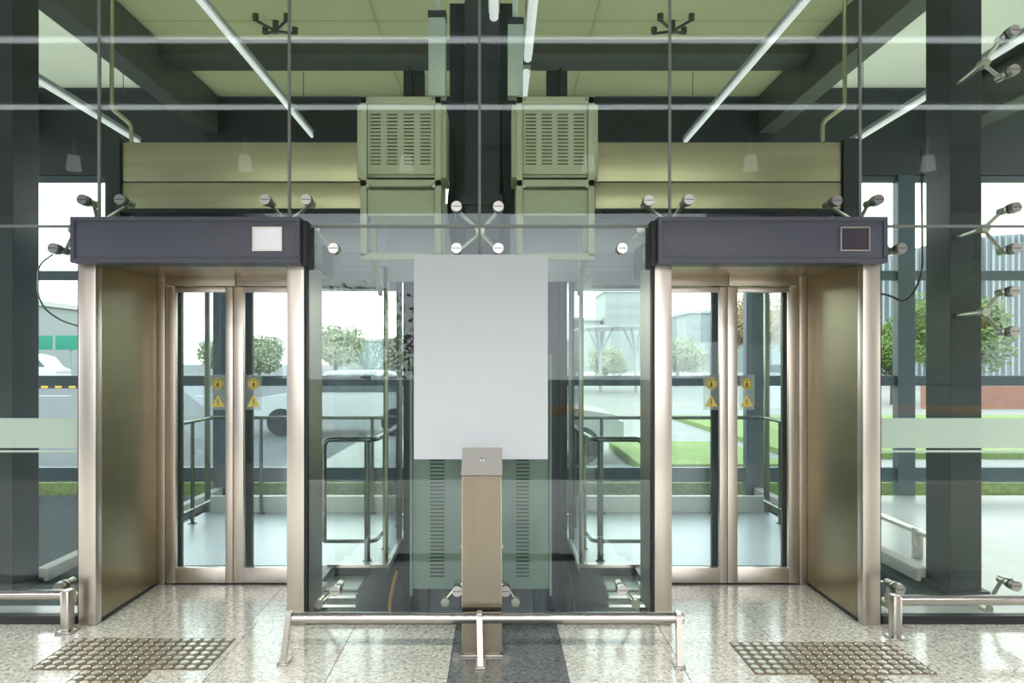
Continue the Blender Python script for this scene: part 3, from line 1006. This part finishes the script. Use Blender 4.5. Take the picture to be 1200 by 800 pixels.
spider('four armed steel glass fitting at the crossing of seams above the white sign', (0.0, ZS),
       [G(535, 242), G(584, 242), G(535, 291), G(584, 291)], back=(0, 5.44, 0.0))
HS = [
    ((115, 262), [(97, 234), (141, 234)], 'glass fitting with two upward arms over the van side end of the pale display header'),
    ((336, 262), [(311, 234), (359, 234)], 'glass fitting with two upward arms over the sign side end of the pale display header'),
    ((784, 262), [(760, 235), (807, 234)], 'glass fitting with two upward arms over the sign side end of the dark display header'),
    ((1006, 262), [(980, 235), (1029, 234)], 'glass fitting with two upward arms over the outer end of the dark display header'),
    ((88, 270), [(63, 291)], 'single arm glass fitting at the van side end of the pale display header'),
    ((371, 270), [(391, 291)], 'single arm glass fitting between the pale display header and the sign'),
    ((750, 270), [(729, 291)], 'single arm glass fitting between the sign and the dark display header'),
    ((1028, 276), [(1056, 291)], 'single arm glass fitting at the outer end of the dark display header'),
    ((1152, 268), [(1190, 243), (1190, 291)], 'two armed glass fitting on the outer column at header height'),
    ((1152, 75), [(1188, 36), (1188, 82)], 'topmost two armed glass fitting on the outer column'),
    ((1152, 366), [(1188, 341), (1188, 388)], 'two armed glass fitting on the outer column level with the tree tops'),
    ((375, 706), [(393, 692)], 'low glass fitting beside the portal with pale display, near the crash rail end'),
    ((744, 706), [(729, 691)], 'low glass fitting beside the portal with dark display, near the crash rail end'),
    ((522, 704), [(536, 692)], 'low glass fitting just beside the pedestal, on the pale display side'),
    ((604, 704), [(592, 692)], 'low glass fitting just beside the pedestal, on the dark display side'),
    ((88, 700), [(70, 688)], 'low glass fitting behind the crash rail end by the pale display portal'),
    ((1038, 706), [(1054, 690)], 'low glass fitting behind the crash rail end by the dark display portal'),
    ((1155, 712), [(1190, 686)], 'low glass fitting at the foot of the outer column'),
]
for hub, pads, lab in HS:
    w_ = W(hub[0], hub[1], 4.84)
    hx = (w_.x, w_.z)
    bk = None
    if hub[0] == 1152:
        bk = (0.06, 5.21, 0)
    spider(lab, hx, [G(*p) for p in pads], back=bk)
for px, lab in ((323, 'dark four armed fitting under the roof sheet on the pale display side'), (788, 'dark four armed fitting under the roof sheet on the dark display side')):
    c = W(px, 25, 7.0)
    t = thing('roof_fitting', lab, 'glass fitting', (c.x, 7.0, 4.95), 'roof spider fittings')
    MB().cyl((c.x, 7.0, 4.93), (c.x, 7.0, 5.049), 0.03).build('hub', M['beam'], t)
    for sx in (-1, 1):
        for sy in (-1, 1):
            e = (c.x + sx * 0.15, 7.0 + sy * 0.14, 4.99)
            MB().tube([(c.x, 7.0, 4.95), e], 0.014, 8).build('arm', M['beam'], t)
            MB().cyl(e, (e[0], e[1], 5.049), 0.03, n=14).build('clamp_disc', M['beam'], t)

# ------------------------------------------------------------------ sign board, pedestal, crash rails, tactile plates
t = thing('sign_board', 'large blank white board on the glass behind the steel pedestal', 'sign', (0, 4.57, 1.1))
a, b = W(485, 538, 4.55), W(642, 298, 4.55)
MB().box(a.x, b.x, 4.55, 4.59, a.z, b.z, 0.002).build('board', M['board'], t)
for x in (a.x + 0.1, b.x - 0.1):
    for z in (a.z + 0.1, b.z - 0.1):
        MB().cyl((x, 4.59, z), (x, YG, z), 0.015).build('standoff', M['tube'], t)

t = thing('pedestal', 'brushed steel call pedestal with sloped top in front of the white sign', 'pedestal', (0, 4.2, 0))
x0, x1 = W(541, 0, 4.1).x, W(588, 0, 4.1).x
zf = W(0, 556, 4.1).z
zr = W(0, 526, 4.28).z
b = MB()
b.prism([(4.10, 0.012), (4.10, zf), (4.285, zr), (4.285, 0.012)], 'x', x0, x1)
es = [e for e in b.bm.edges]
bmesh.ops.bevel(b.bm, geom=es, offset=0.008, segments=3, affect='EDGES')
b.build('post_body', M['post'], t)
c = MB()
d = Vector((0, 4.285 - 4.10, zr - zf)).normalized()
nn = Vector((0, -d.z, d.y))
o0 = Vector((0, 4.10, zf)) - d * 0.008 + nn * 0.001
o1 = Vector((0, 4.285, zr)) + d * 0.004 + nn * 0.001
poly = [(o0.y, o0.z), (o1.y, o1.z), (o1.y + nn.y * .006, o1.z + nn.z * .006), (o0.y + nn.y * .006, o0.z + nn.z * .006)]
c.prism(poly, 'x', x0 - 0.003, x1 + 0.003)
c.build('top_plate', M['plate'], t)
mid = (o0 + o1) / 2 + nn * 0.006 + Vector(((x0 + x1) / 2, 0, 0)) + d * 0.012
MB().cyl(mid, mid + nn * 0.008, 0.016, 0.011, 18).build('call_button', M['bright'], t)
MB().box(x0 + 0.004, x1 - 0.004, 4.092, 4.0995, 0.262, 0.29).build('seam_band', M['rail'], t, smooth=False)
MB().box(x0 - 0.006, x1 + 0.006, 4.092, 4.295, 0.0, 0.012, 0.003).build('base_plate', M['tube'], t)
for z in (0.62, 0.40):
    MB().cyl((x0 - 0.008, 4.16, z), (x0, 4.16, z), 0.012).build('side_bolt', M['bright'], t)
    MB().cyl((x1, 4.16, z), (x1 + 0.008, 4.16, z), 0.012).build('side_bolt', M['bright'], t)

# centre rail
t = thing('crash_rail', 'long low tubular crash rail in front of the pedestal', 'crash rail', (0, 3.98, 0), 'low crash rails')
YR = 4.02
zc = W(0, 723.5, YR).z
xa, xb = W(336, 0, YR).x, W(800, 0, YR).x
MB().cyl((xa, YR, zc), (xb, YR, zc), 0.031, n=24).cyl((xa - 0.003, YR, zc), (xa, YR, zc), 0.026, 0.031, 24).cyl((xb, YR, zc), (xb + 0.003, YR, zc), 0.031, 0.026, 24).build('rail_tube', M['tube'], t)
for px, bx, by in ((340, 331, 779), (562, 563, 783), (794, 797, 783)):
    tp = W(px, 0, YR).x
    yb = F * CZ / (by - 422)
    bt = W(bx, by, yb)
    p = MB()
    # flat bar leaning from the tube to its foot plate
    A = Vector((tp, YR - 0.036, zc + 0.02)); B = Vector((bt.x, bt.y, 0.012))
    w = 0.016
    d = 0.03
    vs = []
    for q in (A, B):
        vs += [p.bm.verts.new(q + Vector((sx * w, sy * d, 0))) for sx, sy in ((-1, -.15), (1, -.15), (1, 1.0), (-1, 1.0))]
    for fidx in ((0, 1, 2, 3), (7, 6, 5, 4), (0, 4, 5, 1), (1, 5, 6, 2), (2, 6, 7, 3), (3, 7, 4, 0)):
        p.bm.faces.new([vs[i] for i in fidx])
    p.box(A.x - w, A.x + w, A.y - 0.004, YR + 0.02, zc + 0.008, zc + 0.036, 0.004)
    p = p.build('post', M['tube'], t, smooth=False)
    MB().box(bt.x - 0.03, bt.x + 0.03, bt.y - 0.02, bt.y + 0.10, 0, 0.013, 0.003).build('foot_plate', M['tube'], p)

for s in (-1, 1):
    pxe, pyb, pyt = (79, 740, 693) if s < 0 else (1049, 747, 698)
    yb = F * CZ / (pyb - 422)
    xp = W(pxe, 0, yb).x
    zc2 = W(0, 693 if s < 0 else 699, yb).z - 0.02
    t = thing('crash_rail', 'low tubular crash rail before the side glass next to the %s display portal' % ('pale' if s < 0 else 'dark'), 'crash rail', (xp, yb, 0), 'low crash rails')
    xe = xp + s * 3.2
    MB().cyl((xp + s * 0.026, yb, zc2), (xe, yb, zc2), 0.031, n=24).build('rail_tube', M['tube'], t)
    for x in (xp, xp + s * 1.6, xe):
        p = MB().box(x - 0.027, x + 0.027, yb - 0.035, yb + 0.035, 0.012, zc2 + 0.033, 0.010).build('post', M['tube'], t)
        MB().box(x - 0.05, x + 0.05, yb - 0.055, yb + 0.06, 0, 0.013, 0.003).build('foot_plate', M['tube'], p)
    # low rail inside the hall, running back
    if s < 0:
        continue
    t = thing('crash_rail', 'low crash rail running back inside the hall behind the outer column', 'crash rail', (s * 3.75, 6.5, 0), 'low crash rails')
    MB().cyl((s * 3.75, 5.75, 0.235), (s * 3.75, 8.6, 0.235), 0.03, n=16).build('rail_tube', M['tube'], t)
    for y in (6.15, 7.4, 8.5):
        p = MB().box(s * 3.75 - 0.035, s * 3.75 + 0.035, y - 0.03, y + 0.03, 0.0, 0.262, 0.006).build('post', M['tube'], t)


def tactile(x0, x1, y0, y1, label):
    t = thing('tactile_plate', label, 'tactile paving', ((x0 + x1) / 2, (y0 + y1) / 2, 0), 'tactile plates')
    MB().box(x0, x1, y0, y1, 0.0005, 0.004).build('base_sheet', M['tactile'], t, smooth=False)
    st = MB()
    P = 0.0635
    nx, ny = max(1, round((x1 - x0) / P)), max(1, round((y1 - y0) / P))
    for i in range(nx):
        for j in range(ny):
            cx = x0 + (x1 - x0) * (i + 0.5) / nx
            cy = y0 + (y1 - y0) * (j + 0.5) / ny
            st.cyl((cx, cy, 0.004), (cx, cy, 0.008), 0.0245, 0.019, 14)
    st.build('studs', M['stud'], t)
    return t


tactile(-2.47, -1.49, 3.925, 4.365, 'wide studded tactile plate on the floor before the pale display portal')
tactile(-2.17, -1.79, 3.30, 3.915, 'narrow studded tactile plate at the picture edge leading to the pale display portal')
tactile(1.52, 2.51, 3.865, 4.305, 'wide studded tactile plate on the floor before the dark display portal')
tactile(1.83, 2.22, 3.24, 3.855, 'narrow studded tactile plate at the picture edge leading to the dark display portal')

# loose cables hanging behind the side glass
o = MB().tube([W(62, 298, 4.75), W(45, 310, 4.75), W(44, 345, 4.75), W(52, 362, 4.75), W(70, 375, 4.75), W(98, 384, 4.75)], 0.006, 7, 0.06).build('hanging_cable', M['rail'])
tag(o, 'thin grey cable hanging in a curve behind the side glass by the pale display portal', 'cable', 'hanging cables')
o = MB().tube([W(1080, 175, 4.85), W(1081, 320, 4.85), W(1070, 345, 4.85), W(1058, 354, 4.85), W(1043, 346, 4.85), W(1026, 343, 4.85)], 0.007, 7, 0.1).build('hanging_cable', M['black'])
tag(o, 'black cable hanging in a loop behind the side glass by the dark display portal', 'cable', 'hanging cables')

# ------------------------------------------------------------------ the surroundings
def tree(loc, h, r, m, label, name='tree', trunk_h=0.4, nleaf=5000, ls=0.075):
    x, y, z = loc
    t = thing(name, label, 'tree', loc, 'trees around the station')
    rnd = random.Random(hash((round(x), round(y))) & 0xffff)
    tk = MB()
    tk.cyl((x, y, z), (x, y, z + h * 0.55), r * 0.06, r * 0.035, 8)
    cl = []
    for k in range(9):
        a = k * 2.4
        rr = r * rnd.uniform(0.25, 0.7)
        cl.append((x + rr * math.cos(a), y + rr * math.sin(a), z + h * rnd.uniform(trunk_h + .08, 0.84), r * rnd.uniform(.34, .5)))
    cl.append((x, y, z + h * 0.82, r * .45))
    for c in cl:
        tk.tube([(x, y, z + h * trunk_h * 0.9), c[:3]], r * 0.018, 5)
    tk.build('trunk', M['bark'], t)
    lf = MB()
    for k in range(nleaf):
        c = cl[k % len(cl)]
        v = Vector((rnd.gauss(0, 1), rnd.gauss(0, 1), rnd.gauss(0, 1))).normalized() * c[3] * rnd.uniform(0.55, 1.05)
        p = Vector(c[:3]) + v
        u = Vector((rnd.gauss(0, 1), rnd.gauss(0, 1), rnd.gauss(0, 1))).normalized()
        w = u.orthogonal().normalized()
        s = ls * r * rnd.uniform(.5, 1)
        q = [p + u * s, p + w * s * .5, p - u * s, p - w * s * .5]
        lf.bm.faces.new([lf.bm.verts.new(k_) for k_ in q])
    lf.build('crown', m, t, smooth=False)
    return t


tree((19.5, 30, -0.1), 4.6, 2.3, M['leaf'], 'green broadleaf tree beyond the outer glass, nearest the picture edge')
tree((15.6, 34, -0.1), 5.6, 2.3, M['leaf_autumn'], 'orange tinted tree behind the outer column fitting')
tree((19.0, 52, -0.1), 6.6, 3.2, M['leaf_autumn'], 'orange tinted tree under the ribbed building')
tree((26.5, 46, -0.1), 4.8, 2.4, M['leaf'], 'green broadleaf tree partly behind the outer column')
tree((16.2, 29, -0.1), 2.9, 1.2, M['leaf'], 'small green tree seen between portal jamb and outer column')
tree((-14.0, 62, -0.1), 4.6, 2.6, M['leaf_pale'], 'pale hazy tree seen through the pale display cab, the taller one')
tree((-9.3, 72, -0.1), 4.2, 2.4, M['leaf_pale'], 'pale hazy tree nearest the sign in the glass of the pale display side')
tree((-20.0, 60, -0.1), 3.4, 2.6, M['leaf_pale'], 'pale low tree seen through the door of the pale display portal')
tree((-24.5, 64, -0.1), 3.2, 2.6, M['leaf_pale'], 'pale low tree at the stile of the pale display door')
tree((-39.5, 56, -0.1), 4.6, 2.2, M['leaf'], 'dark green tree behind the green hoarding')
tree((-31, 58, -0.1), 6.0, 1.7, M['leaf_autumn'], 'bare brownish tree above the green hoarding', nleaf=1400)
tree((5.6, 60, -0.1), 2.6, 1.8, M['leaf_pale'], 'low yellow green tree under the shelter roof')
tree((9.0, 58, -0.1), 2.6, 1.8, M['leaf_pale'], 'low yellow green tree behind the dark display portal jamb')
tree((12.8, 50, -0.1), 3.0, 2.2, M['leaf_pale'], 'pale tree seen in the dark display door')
# street trees behind the viewer (seen in the glass)
for i, (x, y, h, m) in enumerate(((11, -9, 4.6, 'leaf'), (14.5, -10, 5.2, 'leaf'), (18, -9.5, 4.5, 'leaf_autumn'), (-3.3, -9.5, 3.9, 'leaf_autumn'))):
    tree((x, y, -0.1), h, 1.7, M[m], 'street tree across the forecourt, ' + ('first', 'second', 'third', 'thin brown')[i] + ' in the row', nleaf=2500 if m == 'leaf' else 900)

# buildings
def building(name, x0, x1, y, d, h, m, label, bands=0):
    t = thing(name, label, 'building', ((x0 + x1) / 2, y, -0.1), None)
    MB().box(x0, x1, y, y + d, -0.1, h).build('facade', m, t, smooth=False)
    MB().box(x0 - .3, x1 + .3, y - .3, y + d, h, h + 0.5).build('roof', M['kerb'], t, smooth=False)
    if bands:
        b = MB()
        nx = max(2, int((x1 - x0) / 2.2))
        for k in range(bands):
            z = 2 + (h - 3) * k / bands
            for q in range(nx):
                xa = x0 + (x1 - x0) * (q + .2) / nx
                b.box(xa, xa + (x1 - x0) * .6 / nx, y - 0.06, y, z, z + (h - 3) / bands * .5)
        b.build('windows', M['facade_pale'], t, smooth=False)
    return t


building('building', 18, 24.5, 118, 12, 13.0, M['distant'], 'tall pale building in the glass beside the dark display portal', 6)
building('building', 8, 17.5, 120, 12, 8.4, M['facade_pale'], 'long low pale building beside the sign')
building('building', 30, 46, 110, 12, 9, M['distant'], 'pale building seen through the dark display door', 4)
building('building', -30, -12, 130, 14, 5.2, M['facade_pale'], 'low hazy building seen through the pale display cab')
building('building', -62, -46, 70, 10, 7.2, M['distant'], 'grey gabled building beyond the parked van', 3)
# ribbed curved building on the far right
t = thing('ribbed_building', 'pale blue building with fine upright ribs beyond the outer glass', 'building', (62, 84, -0.1))
pts = []
for k in range(17):
    a = k / 16
    pts.append((42 + a * 46, 15.2 + 1.6 * math.sin(a * math.pi) - 3.0 * (1 - a) ** 6))
MB().prism([(42, -0.1)] + pts + [(88, -0.1)], 'y', 84, 96).build('facade', M['facade_rib'], t, smooth=False)
rb = MB()
for k in range(60):
    x = 42.4 + k * 0.76
    a = (x - 42) / 46
    rb.box(x, x + 0.16, 83.6, 84, -0.1, 15.0 + 1.6 * math.sin(a * math.pi) - 3.0 * (1 - a) ** 6)
o = rb.build('ribs', M['shelter'], t, smooth=False)
# dark tower across the street (seen in the glass)
t = thing('tower', 'dark blue grey tower across the street with orange uprights', 'building', (30, -45, 0))
MB().box(19, 42, -55, -42, 3.4, 34).build('facade', M['tower'], t, smooth=False)
MB().box(22, 40, -54, -44, -0.1, 3.4).build('ground_floor', M['tower_window'], t, smooth=False)
w = MB()
for k in range(8):
    for q in range(9):
        w.box(19.6 + q * 2.5, 21.5 + q * 2.5, -42, -41.9, 4.6 + k * 3.6, 7.2 + k * 3.6)
w.build('windows', M['tower_window'], t, smooth=False)
w = MB()
for q in range(5):
    w.box(21.7 + q * 4.4, 21.95 + q * 4.4, -42, -41.7, 3.4, 34)
w.build('orange_uprights', M['orange'], t, smooth=False)
t = thing('office_block', 'grey office block across the street seen only in reflections', 'building', (-40, -50, 0))
MB().box(-60, -22, -62, -50, -0.1, 14).build('facade', M['tower'], t, smooth=False)
MB().box(-61, -21, -63, -49.5, 14, 15).build('roof', M['kerb'], t, smooth=False)

# orange barrier along the street, mirrored in the glass as an orange line
t = thing('street_barrier', 'orange street barrier rail across the forecourt', 'barrier', (8, -8, -0.1))
MB().box(1.4, 22, -8.05, -7.95, 0.40, 0.62, 0.01).build('rail', M['orange'], t)
for x in range(2, 23, 3):
    MB().box(x - 0.04, x + 0.04, -8.04, -7.96, -0.1, 0.46).build('post', M['slate'], t, smooth=False)

# station shelter
t = thing('station_shelter', 'white steel shelter roof on branching posts beyond the lawn', 'shelter', (6.5, 40, -0.1))
rf = MB()
rf.prism([(3.4, 2.55), (4.9, 3.45), (8.8, 3.55), (8.8, 3.68), (4.8, 3.60), (3.3, 2.66)], 'y', 38, 44)
rf.build('roof', M['shelter'], t, smooth=False)
for x in (5.9, 7.9):
    p = MB().tube([(x, 40, -0.1), (x, 40, 2.1)], 0.09, 8)
    for dx in (-0.7, -0.25, 0.25, 0.7):
        p.tube([(x, 40, 2.0), (x + dx, 40, 3.5)], 0.05, 6)
    p.build('branching_post', M['shelter'], t)
p = MB()
p.tube([(4.0, 39, -0.1), (4.0, 39, 2.9)], 0.07, 8)
p.build('end_post', M['shelter'], t)


def car(x, y, s, L, H, label, name, van=False, m='van'):
    """a vehicle side-on to the viewer; s = facing direction along X"""
    t = thing(name, label, name, (x, y, -0.1), None)
    wd = 1.75
    if van:
        prof = [(-.5, .28), (-.5, .92), (-.46, 1), (.12, 1), (.28, .9), (.40, .58), (.49, .5), (.5, .28)]
        win = [(-.02, .60), (-.02, .92), (.13, .93), (.25, .84), (.35, .60)]
    else:
        prof = [(-.5, .30), (-.5, .62), (-.44, .66), (-.30, .96), (-.2, 1), (.06, 1), (.2, .68), (.46, .58), (.5, .45), (.5, .30)]
        win = [(-.36, .68), (-.26, .92), (-.18, .95), (.05, .95), (.15, .68)]
    MB().prism([(x + s * u * L, -0.1 + v * H) for u, v in prof], 'y', y, y + wd).build('body', M[m], t, smooth=False)
    MB().prism([(x + s * u * L, -0.1 + v * H) for u, v in win], 'y', y - 0.015, y + wd + 0.015).build('side_window', M['car_glass'], t, smooth=False)
    for u in (-.31, .31):
        MB().cyl((x + s * u * L, y - 0.03, -0.1 + 0.33), (x + s * u * L, y + 0.2, -0.1 + 0.33), 0.33, n=20).cyl(
            (x + s * u * L, y - 0.045, 0.23), (x + s * u * L, y - 0.03, 0.23), 0.2, n=16).build('wheel', M['tyre'], t)
        MB().cyl((x + s * u * L, y + wd - .2, 0.23), (x + s * u * L, y + wd + .03, 0.23), 0.33, n=20).build('wheel', M['tyre'], t)
    MB().box(x + s * .47 * L, x + s * .505 * L, y + .1, y + wd - .1, -0.1 + .42 * H, -0.1 + .5 * H).build('headlamps', M['casing'], t, smooth=False)
    return t


car(-33.2, 49.5, 1, 5.2, 2.25, 'pale van parked beyond the striped kerb, seen through the side glass', 'van', True)
car(0.35, 12.3, 1, 3.9, 1.5, 'white car on the plaza behind the sign side of the dark display cab', 'car')
car(-3.7, 17, -1, 4.4, 1.55, 'white car seen through the pale display side of the glass', 'car')

t = thing('hoarding', 'green hoarding with two panels behind the parked van', 'sign', (-38, 60, -0.1))
for k in range(2):
    MB().box(-39.5 + k * 2.3, -37.5 + k * 2.3, 60, 60.15, 2.6, 3.8).build('panel', M['green_sign'], t, smooth=False)
for x in (-39, -36):
    MB().box(x - .08, x + .08, 60.15, 60.3, -0.1, 3.8).build('post', M['shelter'], t, smooth=False)
o = MB().box(16, 60, 26.4, 26.7, -0.1, 0.75).build('low_wall', M['red_wall'], smooth=False)
tag(o, 'long low red brown wall in front of the trees', 'wall')

# ------------------------------------------------------------------ world, sun, camera
w = bpy.data.worlds.new('overcast sky')
scene.world = w
w.use_nodes = True
nt = w.node_tree
bg = nt.nodes['Background']
tc = nt.nodes.new('ShaderNodeTexCoord')
sx = nt.nodes.new('ShaderNodeSeparateXYZ')
rp = nt.nodes.new('ShaderNodeValToRGB')
nt.links.new(tc.outputs['Generated'], sx.inputs[0])
nt.links.new(sx.outputs['Z'], rp.inputs[0])
rp.color_ramp.elements[0].color = (1.0, 1.0, 0.99, 1)
rp.color_ramp.elements[1].color = (0.72, 0.82, 1.0, 1)
nt.links.new(rp.outputs[0], bg.inputs[0])
bg.inputs[1].default_value = 4.0
cam = bpy.data.cameras.new('camera')
cam.lens = 36 * F / 1200
cam.sensor_width = 36
cam.sensor_fit = 'HORIZONTAL'
cam.shift_x = 17 / 1200
cam.shift_y = 22 / 1200
co = bpy.data.objects.new('camera', cam)
COL.objects.link(co)
co.location = (CX, 0, CZ)
co.rotation_euler = (math.pi / 2, 0, 0)
scene.camera = co
for o in bpy.data.objects:
    if '_o' in o:
        del o['_o']

cy = scene.cycles
cy.max_bounces = 10
cy.transparent_max_bounces = 40
cy.glossy_bounces = 5
cy.diffuse_bounces = 4
cy.use_denoising = True
cy.sample_clamp_indirect = 6
cy.caustics_reflective = False
cy.caustics_refractive = False
vs = scene.view_settings
vs.view_transform = 'Standard'
vs.look = 'None'
vs.gamma = 1
vs.use_curve_mapping = False
vs.exposure = 0.0
